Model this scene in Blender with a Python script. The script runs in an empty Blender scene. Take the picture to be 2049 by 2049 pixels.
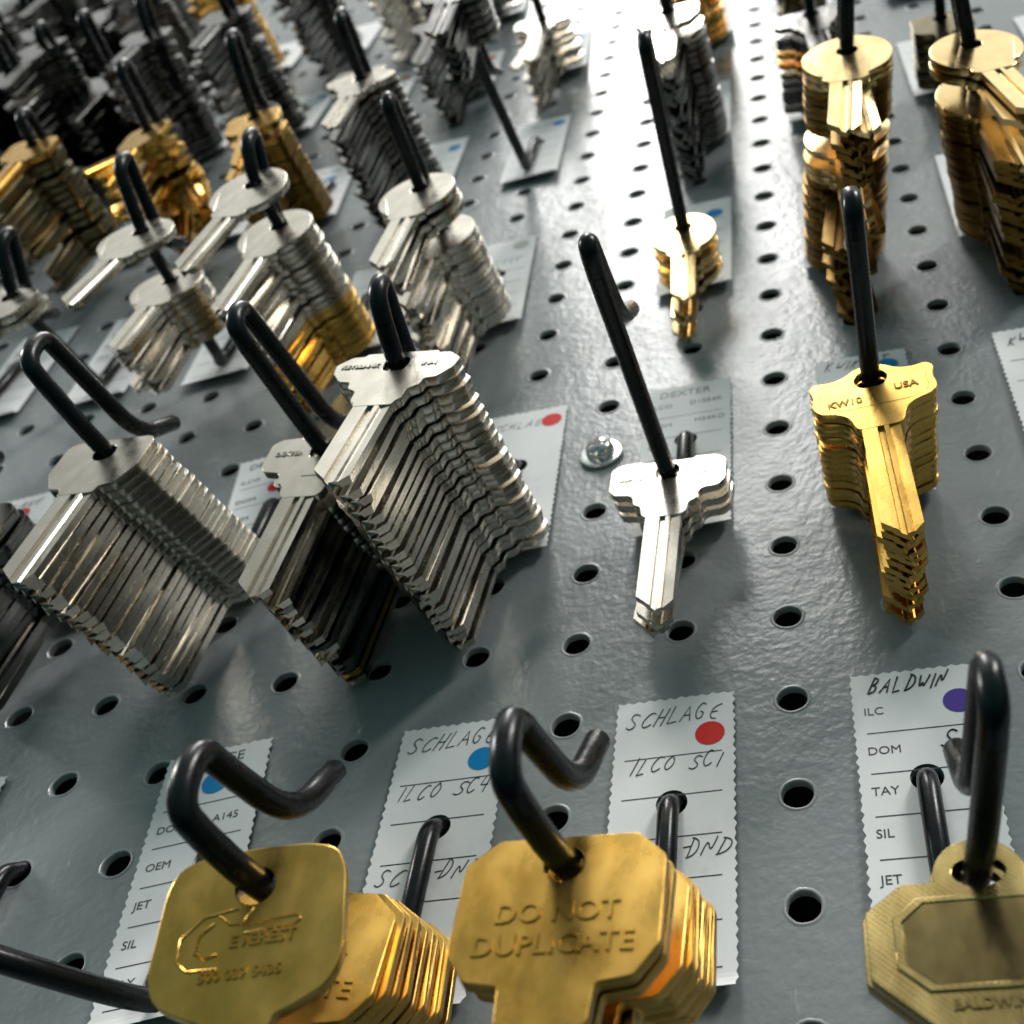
import bpy, bmesh, math, random
from mathutils import Vector, Matrix
random.seed(7)
MM = 0.001
scene = bpy.context.scene
COL = scene.collection
R_ = math.radians

# ------------------------------------------------------------------ camera
# board frame: u to the right, v up the wall, w straight out of it (mm); world = (u, -w, v)
BW = Matrix(((1, 0, 0), (0, 0, -1), (0, 1, 0)))
def W(p):
    return Vector((p[0] * MM, -p[2] * MM, p[1] * MM))
cam_d = bpy.data.cameras.new('camera')
cam = bpy.data.objects.new('camera', cam_d)
COL.objects.link(cam)
scene.camera = cam
RX = Vector((0.96832927, 0.06724849, -0.24044972))
RY = Vector((-0.15189675, -0.60564958, -0.7810992))
RZ = Vector((-0.19815602, 0.79288475, -0.57625339))
cm = Matrix((BW @ RX, -(BW @ RY), -(BW @ RZ))).transposed().to_4x4()
cm.translation = W((24.546, -312.733, 199.973))
cam.matrix_world = cm
cam_d.sensor_width = 36.0
cam_d.lens = 2489.16 / 2049 * 36.0
cam_d.shift_x = -(1242.99 - 1024.5) / 2049
cam_d.shift_y = (957.25 - 1024.5) / 2049
cam_d.clip_start = 0.01
cam_d.clip_end = 50
cam_d.dof.use_dof = True
cam_d.dof.focus_distance = 0.242
cam_d.dof.aperture_fstop = cam_d.lens * MM / 0.00175

# ------------------------------------------------------------------ light
world = bpy.data.worlds.new('World')
scene.world = world
world.use_nodes = True
nt = world.node_tree
bg = nt.nodes['Background']
tc = nt.nodes.new('ShaderNodeTexCoord')
sp = nt.nodes.new('ShaderNodeSeparateXYZ')
ramp = nt.nodes.new('ShaderNodeValToRGB')
mp = nt.nodes.new('ShaderNodeMapRange')
mp.inputs['From Min'].default_value = -1
mp.inputs['From Max'].default_value = 1
nt.links.new(tc.outputs['Generated'], sp.inputs[0])
nt.links.new(sp.outputs['Z'], mp.inputs['Value'])
nt.links.new(mp.outputs[0], ramp.inputs[0])
# made-up dimming of low outward directions, keeps the board's upper reflections dark
wall_dim = nt.nodes.new('ShaderNodeMapRange')
wall_dim.inputs['From Min'].default_value = -0.42
wall_dim.inputs['From Max'].default_value = -0.22
wall_dim.inputs['To Min'].default_value = 1.0
wall_dim.inputs['To Max'].default_value = 0.30
mulc = nt.nodes.new('ShaderNodeMixRGB')
mulc.blend_type = 'MULTIPLY'
mulc.inputs[0].default_value = 1.0
nt.links.new(sp.outputs['Y'], wall_dim.inputs['Value'])
nt.links.new(ramp.outputs[0], mulc.inputs[1])
nt.links.new(wall_dim.outputs[0], mulc.inputs[2])
nt.links.new(mulc.outputs[0], bg.inputs[0])
cr = ramp.color_ramp
cr.elements[0].position = 0.0
cr.elements[0].color = (0.010, 0.042, 0.043, 1)
cr.elements[1].position = 1.0
cr.elements[1].color = (0.85, 0.87, 0.84, 1)
for pos, c in ((0.46, (0.058, 0.104, 0.104, 1)), (0.66, (0.105, 0.138, 0.136, 1)), (0.79, (0.15, 0.165, 0.16, 1)), (0.90, (0.72, 0.74, 0.72, 1))):
    e = cr.elements.new(pos)
    e.color = c
bg.inputs[1].default_value = 1.0

def area(name, loc, target, sx, sy, power, col):
    d = bpy.data.lights.new(name, 'AREA')
    d.shape = 'RECTANGLE'
    d.size = sx
    d.size_y = sy
    d.energy = power
    d.color = col
    o = bpy.data.objects.new(name, d)
    COL.objects.link(o)
    o.matrix_world = Matrix.Translation(loc)
    dirv = (Vector(target) - Vector(loc)).normalized()
    up = Vector((0, 1, 0))
    x = up.cross(-dirv).normalized()
    y = (-dirv).cross(x)
    o.matrix_world = Matrix((x, y, -dirv)).transposed().to_4x4()
    o.matrix_world.translation = Vector(loc)
    return o
# the shop's ceiling troffer above and in front of the board
area('troffer_and_fill', (-0.30, -1.16, 2.20), (-0.30, -1.16, 0.0), 0.48, 1.57, 21.0, (1.0, 0.98, 0.95))
# two added fill lamps, left and right, to brighten the lower board
area('troffer_and_fill', (-4.4, -1.5, 2.20), (-4.4, -1.5, 0.0), 0.6, 1.57, 100.0, (1.0, 0.98, 0.95))
area('troffer_and_fill', (2.3, -2.3, 2.20), (2.3, -2.3, 0.0), 0.6, 1.57, 58.0, (1.0, 0.98, 0.95))
scene.view_settings.view_transform = 'Standard'
scene.view_settings.look = 'None'
scene.view_settings.gamma = 1
scene.view_settings.exposure = 0.98

scene.render.engine = 'CYCLES'
scene.cycles.max_bounces = 8
scene.cycles.glossy_bounces = 3

# ------------------------------------------------------------------ materials
def mat(name, base, rough=0.5, metal=0.0, spec=0.5, coat=0.0):
    m = bpy.data.materials.new(name)
    m.use_nodes = True
    n = m.node_tree
    b = n.nodes['Principled BSDF']
    b.inputs['Base Color'].default_value = (*base, 1)
    b.inputs['Roughness'].default_value = rough
    b.inputs['Metallic'].default_value = metal
    b.inputs['Specular IOR Level'].default_value = spec
    b.inputs['Coat Weight'].default_value = coat
    return m, n, b
def noise(n, scale, detail=3.0, rough=0.55, vec=None, stretch=None, obj=True):
    t = n.nodes.new('ShaderNodeTexCoord')
    tex = n.nodes.new('ShaderNodeTexNoise')
    tex.inputs['Scale'].default_value = scale
    tex.inputs['Detail'].default_value = detail
    tex.inputs['Roughness'].default_value = rough
    if stretch:
        mpn = n.nodes.new('ShaderNodeMapping')
        mpn.inputs['Scale'].default_value = stretch
        n.links.new(t.outputs['Object'], mpn.inputs[0])
        n.links.new(mpn.outputs[0], tex.inputs['Vector'])
    else:
        n.links.new(t.outputs['Object'], tex.inputs['Vector'])
    return tex
def ramp2(n, src, p0, c0, p1, c1):
    r = n.nodes.new('ShaderNodeValToRGB')
    r.color_ramp.elements[0].position = p0
    r.color_ramp.elements[0].color = c0 if len(c0) == 4 else (*c0, 1)
    r.color_ramp.elements[1].position = p1
    r.color_ramp.elements[1].color = c1 if len(c1) == 4 else (*c1, 1)
    n.links.new(src, r.inputs[0])
    return r
def bump(n, b, src, strength, dist, prev=None):
    bp = n.nodes.new('ShaderNodeBump')
    bp.inputs['Strength'].default_value = strength
    bp.inputs['Distance'].default_value = dist
    n.links.new(src, bp.inputs['Height'])
    if prev is not None:
        n.links.new(prev.outputs[0], bp.inputs['Normal'])
    n.links.new(bp.outputs[0], b.inputs['Normal'])
    return bp

def metal_mat(name, c_lo, c_hi, r_lo=0.13, r_hi=0.28):
    m, n, b = mat(name, c_hi, 0.3, 1.0)
    t1 = noise(n, 120, 4.0)
    t2 = noise(n, 260, 3.0, stretch=(1, 0.5, 1))
    oi = n.nodes.new('ShaderNodeObjectInfo')
    add = n.nodes.new('ShaderNodeMath')
    add.operation = 'MULTIPLY_ADD'
    n.links.new(oi.outputs['Random'], add.inputs[0])
    add.inputs[1].default_value = 0.35
    n.links.new(t1.outputs[0], add.inputs[2])
    r = ramp2(n, add.outputs[0], 0.35, c_lo, 0.95, c_hi)
    n.links.new(r.outputs[0], b.inputs['Base Color'])
    mr = n.nodes.new('ShaderNodeMapRange')
    mr.inputs['To Min'].default_value = r_lo
    mr.inputs['To Max'].default_value = r_hi
    mr.inputs['From Min'].default_value = 0.3
    mr.inputs['From Max'].default_value = 0.7
    t3 = noise(n, 900, 2.0, stretch=(1, 0.12, 1))
    n.links.new(t2.outputs[0], mr.inputs['Value'])
    n.links.new(mr.outputs[0], b.inputs['Roughness'])
    b1 = bump(n, b, t3.outputs[0], 0.10, 0.00003)
    bump(n, b, t1.outputs[0], 0.16, 0.0001, b1)
    return m
NICKEL = metal_mat('nickel_silver', (0.42, 0.39, 0.33), (0.64, 0.60, 0.52), 0.18, 0.34)
DARKNI = metal_mat('dark_shaded_nickel', (0.09, 0.09, 0.085), (0.21, 0.205, 0.19))  # dark nickel, its colour lowered further for the shade in rear stacks
BRASS = metal_mat('yellow_brass', (0.46, 0.255, 0.04), (0.72, 0.45, 0.115), 0.18, 0.36)
SHADEBR = metal_mat('shaded_brass', (0.12, 0.066, 0.013), (0.30, 0.175, 0.038), 0.24, 0.42)  # brass with the stack's own shade put into its colour
PALEBR = metal_mat('pale_brass', (0.66, 0.47, 0.20), (0.86, 0.66, 0.34))
ANTIQ = metal_mat('antique_brass', (0.19, 0.14, 0.05), (0.37, 0.285, 0.115), 0.16, 0.32)
BRONZE = metal_mat('dark_bronze', (0.10, 0.085, 0.05), (0.22, 0.18, 0.09))
CHROME = metal_mat('zinc_plate', (0.55, 0.58, 0.58), (0.78, 0.80, 0.80), 0.12, 0.3)

n = ANTIQ.node_tree
b = n.nodes['Principled BSDF']
wv = n.nodes.new('ShaderNodeTexWave')
wv.bands_direction = 'DIAGONAL'
wv.inputs['Scale'].default_value = 620
wv.inputs['Distortion'].default_value = 1.2
tcw = n.nodes.new('ShaderNodeTexCoord')
n.links.new(tcw.outputs['Object'], wv.inputs['Vector'])
old = b.inputs['Normal'].links[0].from_node
bump(n, b, wv.outputs[1], 0.13, 0.00006, old)
PANEL = metal_mat('dark_inset_brass', (0.12, 0.092, 0.038), (0.26, 0.20, 0.085), 0.14, 0.28)
ENGR = mat('engraved_brass', (0.30, 0.17, 0.03), 0.5, 0.8)[0]
BLACK, n, b = mat('black_painted_wire', (0.005, 0.007, 0.008), 0.22, 0.0, 0.4, 0.0)
t = noise(n, 420, 3.0)
bump(n, b, t.outputs[0], 0.25, 0.0002)
wr = ramp2(n, noise(n, 190, 6.0, 0.65).outputs[0], 0.70, (0.005, 0.007, 0.008), 0.735, (0.16, 0.165, 0.165))
n.links.new(wr.outputs[0], b.inputs['Base Color'])
mr = n.nodes.new('ShaderNodeMapRange')
mr.inputs['To Min'].default_value = 0.16
mr.inputs['To Max'].default_value = 0.38
n.links.new(t.outputs[0], mr.inputs['Value'])
n.links.new(mr.outputs[0], b.inputs['Roughness'])

BOARD, n, b = mat('grey_enamel_steel', (0.25, 0.27, 0.27), 0.36, 0.0, 0.30)
tl = noise(n, 9, 3.0)
base = r = ramp2(n, tl.outputs[0], 0.3, (0.235, 0.262, 0.268), 0.7, (0.282, 0.306, 0.309))
n.links.new(r.outputs[0], b.inputs['Base Color'])
sc1 = noise(n, 30, 5.0, 0.7, stretch=(1.0, 1.0, 7.0))
sc2 = noise(n, 42, 5.0, 0.7, stretch=(6.0, 1.0, 1.0))
s1 = ramp2(n, sc1.outputs[0], 0.63, (0, 0, 0), 0.70, (1, 1, 1))
s2 = ramp2(n, sc2.outputs[0], 0.64, (0, 0, 0), 0.71, (1, 1, 1))
smx = n.nodes.new('ShaderNodeMixRGB')
smx.blend_type = 'LIGHTEN'
smx.inputs[0].default_value = 1.0
n.links.new(s1.outputs[0], smx.inputs[1])
n.links.new(s2.outputs[0], smx.inputs[2])
scuff = n.nodes.new('ShaderNodeMixRGB')
n.links.new(smx.outputs[0], scuff.inputs[0])
n.links.new(base.outputs[0], scuff.inputs[1])
scuff.inputs[2].default_value = (0.37, 0.39, 0.39, 1)
n.links.new(scuff.outputs[0], b.inputs['Base Color'])
tf = noise(n, 560, 2.0, 0.5)
tm = noise(n, 210, 2.0, 0.5)
b1 = bump(n, b, tm.outputs[0], 0.18, 0.0011)
b2 = bump(n, b, tf.outputs[0], 0.24, 0.0005, b1)
bump(n, b, noise(n, 14, 1.0).outputs[0], 0.25, 0.004, b2)
mr = n.nodes.new('ShaderNodeMapRange')
mr.inputs['To Min'].default_value = 0.20
mr.inputs['To Max'].default_value = 0.35
n.links.new(noise(n, 60, 4.0).outputs[0], mr.inputs['Value'])
n.links.new(mr.outputs[0], b.inputs['Roughness'])
RIM, n, b = mat('worn_hole_rim', (0.28, 0.30, 0.30), 0.36, 0.0)
BACK, n, b = mat('hole_shade', (0.012, 0.02, 0.02), 0.8)  # near-black colour supplies the shade seen through the holes

PAPER, n, b = mat('white_card', (0.72, 0.74, 0.76), 0.7, 0.0, 0.12)
t = noise(n, 900, 3.0)
r = ramp2(n, noise(n, 70, 4.0).outputs[0], 0.3, (0.84, 0.84, 0.835), 0.7, (0.90, 0.90, 0.90))
n.links.new(r.outputs[0], b.inputs['Base Color'])
gr = ramp2(n, noise(n, 38, 6.0, 0.7).outputs[0], 0.56, (1, 1, 1), 0.74, (0.80, 0.79, 0.76))
mg = n.nodes.new('ShaderNodeMixRGB')
mg.blend_type = 'MULTIPLY'
mg.inputs[0].default_value = 1.0
n.links.new(r.outputs[0], mg.inputs[1])
n.links.new(gr.outputs[0], mg.inputs[2])
n.links.new(mg.outputs[0], b.inputs['Base Color'])
bump(n, b, t.outputs[0], 0.15, 0.0001)
INK = mat('black_ink', (0.012, 0.014, 0.016), 0.5)[0]
PENCIL = mat('pencil_graphite', (0.07, 0.075, 0.08), 0.4)[0]
DOT = {k: mat(k + '_sticker', c, 0.6, 0.0, 0.15)[0] for k, c in dict(
    blue=(0.012, 0.27, 0.62), red=(0.72, 0.03, 0.026), purple=(0.10, 0.06, 0.36), grey=(0.46, 0.48, 0.45), orange=(0.62, 0.16, 0.05)).items()}

# ------------------------------------------------------------------ helpers
def link(name, me, m=None, parent=None):
    if m is not None:
        if len(me.materials) == 0:
            me.materials.append(m)
    o = bpy.data.objects.new(name, me)
    COL.objects.link(o)
    if parent is not None:
        o.parent = parent
    return o
def tag_props(o, label, cat, group=None, kind=None):
    if label: o['label'] = label
    if cat: o['category'] = cat
    if group: o['group'] = group
    if kind: o['kind'] = kind
    return o
def empty(name, label, cat, mw, group=None):
    o = bpy.data.objects.new(name, None)
    o.empty_display_size = 0.005
    COL.objects.link(o)
    o.matrix_world = mw
    return tag_props(o, label, cat, group)
def board_matrix(pos, rot=Matrix.Identity(3)):
    m = (BW @ rot).to_4x4()
    m.translation = W(pos)
    return m
def rot_xyz(pitch, yaw, roll):
    return (Matrix.Rotation(R_(roll), 3, 'Z') @ Matrix.Rotation(R_(yaw), 3, 'Y') @ Matrix.Rotation(R_(pitch), 3, 'X'))
def smooth(me, ang=35):
    for p in me.polygons:
        p.use_smooth = True
    bm = bmesh.new()
    bm.from_mesh(me)
    for e in bm.edges:
        if len(e.link_faces) == 2:
            e.smooth = e.calc_face_angle(0) < R_(ang)
    bm.to_mesh(me)
    bm.free()
    return me
def flat_faces(me):
    """the two broad faces of a pressed blank are dead flat; only its rim is rounded"""
    for p in me.polygons:
        if abs(p.normal.z) > 0.95:
            p.use_smooth = False
    return me
def curve_to_mesh(cu, name):
    o = bpy.data.objects.new('tmp', cu)
    COL.objects.link(o)
    dg = bpy.context.evaluated_depsgraph_get()
    dg.update()
    me = bpy.data.meshes.new_from_object(o.evaluated_get(dg))
    me.name = name
    bpy.data.objects.remove(o)
    bpy.data.curves.remove(cu)
    return me
def plate(name, loops, thick, bevel=0.0, res=2):
    """flat plate from closed 2D loops (mm): the first is the outline, the others holes"""
    cu = bpy.data.curves.new('c', 'CURVE')
    cu.dimensions = '2D'
    cu.fill_mode = 'BOTH'
    for lp in loops:
        s = cu.splines.new('POLY')
        s.points.add(len(lp) - 1)
        for i, q in enumerate(lp):
            s.points[i].co = (q[0] * MM, q[1] * MM, 0, 1)
        s.use_cyclic_u = True
    cu.extrude = max(thick / 2 - bevel, 0.0) * MM
    cu.bevel_depth = bevel * MM
    cu.bevel_resolution = res
    cu.offset = -bevel * MM
    me = curve_to_mesh(cu, name)
    bm = bmesh.new()
    bm.from_mesh(me)
    bmesh.ops.remove_doubles(bm, verts=bm.verts, dist=1e-6)
    bm.to_mesh(me)
    bm.free()
    return me
def text_mesh(s, size, x, y, z, name='printed_text', align='LEFT', extr=0.02, xs=1.0, bold=0.0):
    cu = bpy.data.curves.new('t', 'FONT')
    cu.body = s
    cu.size = size * MM
    cu.align_x = align
    cu.extrude = extr * MM
    cu.resolution_u = 3
    cu.offset = bold * MM
    me = curve_to_mesh(cu, name)
    for v in me.vertices:
        v.co = Vector((v.co.x * xs + x * MM, v.co.y + y * MM, v.co.z + z * MM))
    return me
def join(meshes, name):
    bm = bmesh.new()
    for me in meshes:
        bm.from_mesh(me)
    out = bpy.data.meshes.new(name)
    bm.to_mesh(out)
    bm.free()
    return out
def fillet(pts, rad, seg=6):
    P = [Vector(p) for p in pts]
    out = [P[0]]
    rads = rad if isinstance(rad, (list, tuple)) else [rad] * len(P)
    for i in range(1, len(P) - 1):
        a, b_, c = P[i - 1], P[i], P[i + 1]
        d1 = (a - b_)
        d2 = (c - b_)
        r1 = min(rads[i], d1.length * 0.49)
        r2 = min(rads[i], d2.length * 0.49)
        s, e = b_ + d1.normalized() * r1, b_ + d2.normalized() * r2
        for k in range(seg + 1):
            t_ = k / seg
            out.append(s * (1 - t_) ** 2 + b_ * 2 * t_ * (1 - t_) + e * t_ ** 2)
    out.append(P[-1])
    return out
def tube_mesh(name, pts, r, sides=14, cap0=True, cap1=True, to_world=True):
    """sweep a round section along pts (board mm)"""
    P = [W(p) for p in pts] if to_world else [Vector(p) * MM for p in pts]
    r *= MM
    n_ = len(P)
    T = []
    for i in range(n_):
        d = (P[min(i + 1, n_ - 1)] - P[max(i - 1, 0)])
        T.append(d.normalized())
    ref = Vector((1, 0, 0))
    if abs(T[0].dot(ref)) > 0.9:
        ref = Vector((0, 0, 1))
    nrm = (ref - T[0] * ref.dot(T[0])).normalized()
    V, F = [], []
    rings = []
    prof = [(P[i], T[i], r) for i in range(n_)]
    if cap0:
        prof = [(P[0] - T[0] * r * 0.45, T[0], r * 0.45), (P[0] - T[0] * r * 0.3, T[0], r * 0.78)] + prof
    if cap1:
        prof = prof + [(P[-1] + T[-1] * r * 0.3, T[-1], r * 0.78), (P[-1] + T[-1] * r * 0.45, T[-1], r * 0.45)]
    for (c, tt, rr) in prof:
        nrm = (nrm - tt * nrm.dot(tt)).normalized()
        bn = tt.cross(nrm)
        ring = []
        for k in range(sides):
            a = 2 * math.pi * k / sides
            ring.append(len(V))
            V.append(c + (nrm * math.cos(a) + bn * math.sin(a)) * rr)
        rings.append(ring)
    for i in range(len(rings) - 1):
        for k in range(sides):
            k2 = (k + 1) % sides
            F.append((rings[i][k], rings[i][k2], rings[i + 1][k2], rings[i + 1][k]))
    F.append(tuple(reversed(rings[0])))
    F.append(tuple(rings[-1]))
    me = bpy.data.meshes.new(name)
    me.from_pydata(V, [], F)
    return smooth(me, 50)
def circle(cx, cy, r, n_=24):
    return [(cx + r * math.cos(2 * math.pi * k / n_), cy + r * math.sin(2 * math.pi * k / n_)) for k in range(n_)]

# ------------------------------------------------------------------ pegboard
PITCH = 25.4
def build_board():
    c0, c1, r0, r1 = -36, 9, -12, 46
    bm = bmesh.new()
    NS = 20
    prof = [(4.15, 0.0, 0), (3.85, 0.14, 0), (3.5, 0.20, 1), (3.24, -0.02, 1), (3.18, -1.5, 0)]
    rnd = random.Random(3)
    cache = {}
    def corner(i, j):
        k = (i, j)
        if k not in cache:
            cache[k] = bm.verts.new(W(((i - 0.5) * PITCH, (j - 0.5) * PITCH, 0)))
        return cache[k]
    for ci in range(c0, c1 + 1):
        for rj in range(r0, r1 + 1):
            cx, cy = ci * PITCH, rj * PITCH
            rings = []
            jit = [1 + rnd.gauss(0, 0.012) for _ in range(NS)]
            for (rr0, z, mi) in prof:
                rr = rr0
                rings.append([bm.verts.new(W((cx + rr * jit[k] * math.cos(2 * math.pi * (k + .5) / NS), cy + rr * jit[k] * math.sin(2 * math.pi * (k + .5) / NS), z))) for k in range(NS)])
            for a in range(len(rings) - 1):
                for k in range(NS):
                    k2 = (k + 1) % NS
                    f = bm.faces.new((rings[a][k], rings[a][k2], rings[a + 1][k2], rings[a + 1][k]))
                    f.smooth = True
                    f.material_index = prof[a + 1][2]
            # plate between the ring and the cell's corners: NE, NW, SW, SE
            cs = [corner(ci + 1, rj + 1), corner(ci, rj + 1), corner(ci, rj), corner(ci + 1, rj)]
            q = NS // 4
            o = rings[0]
            for s in range(4):
                arc = [o[(s * q + k) % NS] for k in range(q)]
                bm.faces.new([cs[s]] + list(reversed(arc)))
                nxt = o[((s + 1) * q) % NS]
                bm.faces.new((cs[s], cs[(s + 1) % 4], nxt, arc[-1]))
    bm.normal_update()
    ctr = 0
    for f in bm.faces:
        if abs(f.normal.y) > 0.9 and f.normal.y > 0 and f.material_index == 0 and abs(f.calc_center_median().y) < 1e-5:
            ctr += 1
    bmesh.ops.recalc_face_normals(bm, faces=bm.faces)
    me = bpy.data.meshes.new('pegboard')
    bm.to_mesh(me)
    bm.free()
    # make sure the plate faces the room
    if sum(p.normal.y for p in me.polygons if abs(p.center.y) < 1e-6) > 0:
        me.flip_normals()
    me.materials.append(BOARD)
    me.materials.append(RIM)
    o = link('pegboard_wall', me)
    o['kind'] = 'structure'
    me = bpy.data.meshes.new('back')
    x0, x1, y0, y1 = (c0 - 0.5) * PITCH, (c1 + 0.5) * PITCH, (r0 - 0.5) * PITCH, (r1 + 0.5) * PITCH
    me.from_pydata([W((x0, y0, -22)), W((x1, y0, -22)), W((x1, y1, -22)), W((x0, y1, -22))], [], [(0, 1, 2, 3)])
    o = link('hole_shade_sheet', me, BACK)  # sheet added behind the board to make the holes look dark
    o['kind'] = 'structure'
build_board()

# ------------------------------------------------------------------ key shapes (mm, rod hole at the origin, blade down)
def half(pts):
    """closed outline from its right half, top to bottom"""
    L = [(-x, y) for x, y in reversed(pts) if x > 1e-6]
    return list(pts) + L
def rounded(pts, rad=1.0, seg=3):
    n_ = len(pts)
    out = []
    for i in range(n_):
        a, b_, c = (Vector((*pts[i - 1], 0)), Vector((*pts[i], 0)), Vector((*pts[(i + 1) % n_], 0)))
        d1, d2 = a - b_, c - b_
        if d1.length < 1e-6 or d2.length < 1e-6:
            continue
        r_ = min(rad, d1.length * 0.45, d2.length * 0.45)
        s, e = b_ + d1.normalized() * r_, b_ + d2.normalized() * r_
        for k in range(seg + 1):
            t_ = k / seg
            v = s * (1 - t_) ** 2 + b_ * 2 * t_ * (1 - t_) + e * t_ ** 2
            out.append((v.x, v.y))
    return out
def arc(cx, cy, r, a0, a1, n_):
    return [(cx + r * math.cos(R_(a0 + (a1 - a0) * k / n_)), cy + r * math.sin(R_(a0 + (a1 - a0) * k / n_))) for k in range(n_ + 1)]

HEADS = {
 # clover head of the yellow stack on the right
 'clover': dict(out=rounded(half([(0, 5.6), (3.2, 5.0), (6.0, 2.6), (9.2, 1.8), (12.6, 2.4), (14.2, 0.8), (13.2, -2.6), (14.0, -6.0), (12.6, -9.0), (8.6, -10.2), (6.2, -12.2), (5.0, -17)]), 1.6),
                hole=rounded([(-4.0, 0.6), (-2.4, 3.0), (2.4, 3.0), (4.0, 0.6), (2.6, -2.6), (-2.6, -2.6)], 1.2), by=-16.2, bl=35, bw=8.2),
 # broad T head with stepped shoulders
 'stepped': dict(out=rounded(half([(0, 4.4), (6.4, 4.4), (7.0, 5.2), (12.6, 4.8), (14.8, 3.0), (14.8, -5.0), (13.2, -7.2), (9.2, -7.8), (8.2, -9.0), (8.0, -11.4), (6.0, -12.6), (5.6, -15.6), (4.5, -17)]), 0.8),
                 hole=rounded([(-3.1, 1.0), (-2.2, 3.0), (2.2, 3.0), (3.1, 1.0), (2.6, -2.6), (-2.6, -2.6)], 1.0), by=-16, bl=33, bw=8.6),
 # wide winged head with notched underside
 'winged': dict(out=rounded(half([(0, 5.2), (8.6, 5.2), (9.2, 4.2), (12.0, 4.2), (15.2, 1.0), (14.6, -2.6), (11.8, -6.4), (9.0, -6.8), (8.6, -9.4), (6.2, -10.8), (6.0, -14.6), (5.0, -15.4), (4.6, -17.0)]), 0.7),
                hole=rounded([(-3.1, 1.2), (-2.2, 3.2), (2.2, 3.2), (3.1, 1.2), (2.6, -2.6), (-2.6, -2.6)], 1.0), by=-16, bl=29, bw=8.6),
 # plain hexagonal head
 'hexhead': dict(out=rounded(half([(0, 5.4), (10.6, 5.4), (12.6, 3.6), (12.6, -6.4), (9.0, -13.0), (5.4, -13.6), (5.0, -16)]), 0.9),
                 hole=circle(0, 0, 3.1, 20), by=-15, bl=32, bw=9.4),
 # octagonal head of the big yellow keys
 'octagon': dict(out=rounded(half([(0, 4.8), (10.4, 4.8), (14.8, 0.6), (14.8, -13.6), (11.6, -18.2), (6.6, -19.0), (6.2, -24.6), (4.4, -26.0)]), 0.7),
                 hole=circle(0, 0, 3.0, 22), by=-25, bl=26, bw=8.4),
 # soft square head
 'square': dict(out=rounded(half([(0, 6.4), (8.0, 6.0), (12.2, 4.6), (13.6, 1.0), (14.2, -12.0), (12.6, -16.6), (7.0, -19.4), (5.0, -20.0), (4.6, -22)]), 2.4),
                hole=circle(0, 0, 3.0, 22), by=-21, bl=30, bw=8.4),
 # round head, small ears above the blade
 'round': dict(out=rounded([(4.6, -18.6), (6.6, -17.0), (6.2, -15.6), (6.6, -14.6)] + arc(0, -3.6, 13.0, -60, 240, 30) + [(-6.6, -14.6), (-6.2, -15.6), (-6.6, -17.0), (-4.6, -18.6)], 0.5, 2),
               hole=circle(0, 0, 3.0, 20), by=-18, bl=29, bw=8.8),
 # small square head, far rows
 'plain': dict(out=rounded(half([(0, 5.0), (9.0, 5.0), (11.6, 2.6), (11.6, -9.6), (8.4, -12.4), (5.0, -13.4), (4.6, -15)]), 1.4),
               hole=circle(0, 0, 3.0, 16), by=-14.4, bl=30, bw=8.6),
 # octagon with a ring tab on top
 'tabbed': dict(out=rounded([(4.4, -33.5), (5.4, -28.0), (9.4, -23.4), (17.0, -16.0), (17.0, -5.0), (11.6, -0.4), (6.4, -0.4)] + arc(0, 0.4, 6.7, -6, 186, 16) + [(-6.4, -0.4), (-11.6, -0.4), (-17.0, -5.0), (-17.0, -16.0), (-9.4, -23.4), (-5.4, -28.0), (-4.4, -33.5)], 0.5),
                hole=rounded([(-4.2, 1.0), (-3.0, 2.9), (0, 3.4), (3.0, 2.9), (4.2, 1.0), (3.0, -0.8), (0, -2.2), (-3.0, -0.8)], 1.0), by=-32.5, bl=28, bw=8.6),
 'smallround': dict(out=rounded([(4.0, -15.6), (5.6, -14.4), (5.4, -13.2), (5.6, -12.2)] + arc(0, -3.0, 10.9, -60, 240, 30) + [(-5.6, -12.2), (-5.4, -13.2), (-5.6, -14.4), (-4.0, -15.6)], 0.5, 2),
               hole=circle(0, 0, 2.9, 20), by=-15, bl=25, bw=7.6),
}
THICK = 2.15
def blade_mesh(name, y0, length, bw, thick=THICK):
    """milled blade: grooved cross-section pushed down the key, cut to a point"""
    h = thick / 2 - 0.06
    w = bw / 2
    front = [(-w, h), (-0.20 * w, h), (-0.13 * w, h * 0.25), (0.10 * w, h * 0.25), (0.17 * w, h), (0.42 * w, h), (0.50 * w, h * 0.55), (w, h * 0.8)]
    back = [(w, -h), (0.62 * w, -h), (0.56 * w, -h * 0.3), (0.30 * w, -h * 0.3), (0.22 * w, -h), (-0.45 * w, -h), (-0.55 * w, -h * 0.5), (-w, -h * 0.8)]
    sec = front + back
    n_ = len(sec)
    V = [Vector((x * MM, y0 * MM, z * MM)) for x, z in sec]
    V += [Vector((x * MM, (y0 - length + 0.95 * abs(x - 0.25 * w)) * MM, z * MM)) for x, z in sec]
    F = [(k, k + n_, (k + 1) % n_ + n_, (k + 1) % n_) for k in range(n_)]
    me = bpy.data.meshes.new(name)
    F.append(tuple(range(n_)))
    # end cap as strips between front and back profiles
    for k in range(7):
        F.append((n_ + k, n_ + k + 1, n_ + 15 - k - 1, n_ + 15 - k))
    me.from_pydata(V, [], F)
    bm = bmesh.new()
    bm.from_mesh(me)
    bmesh.ops.recalc_face_normals(bm, faces=bm.faces)
    bm.to_mesh(me)
    bm.free()
    return me
SHAPE = {}
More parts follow.
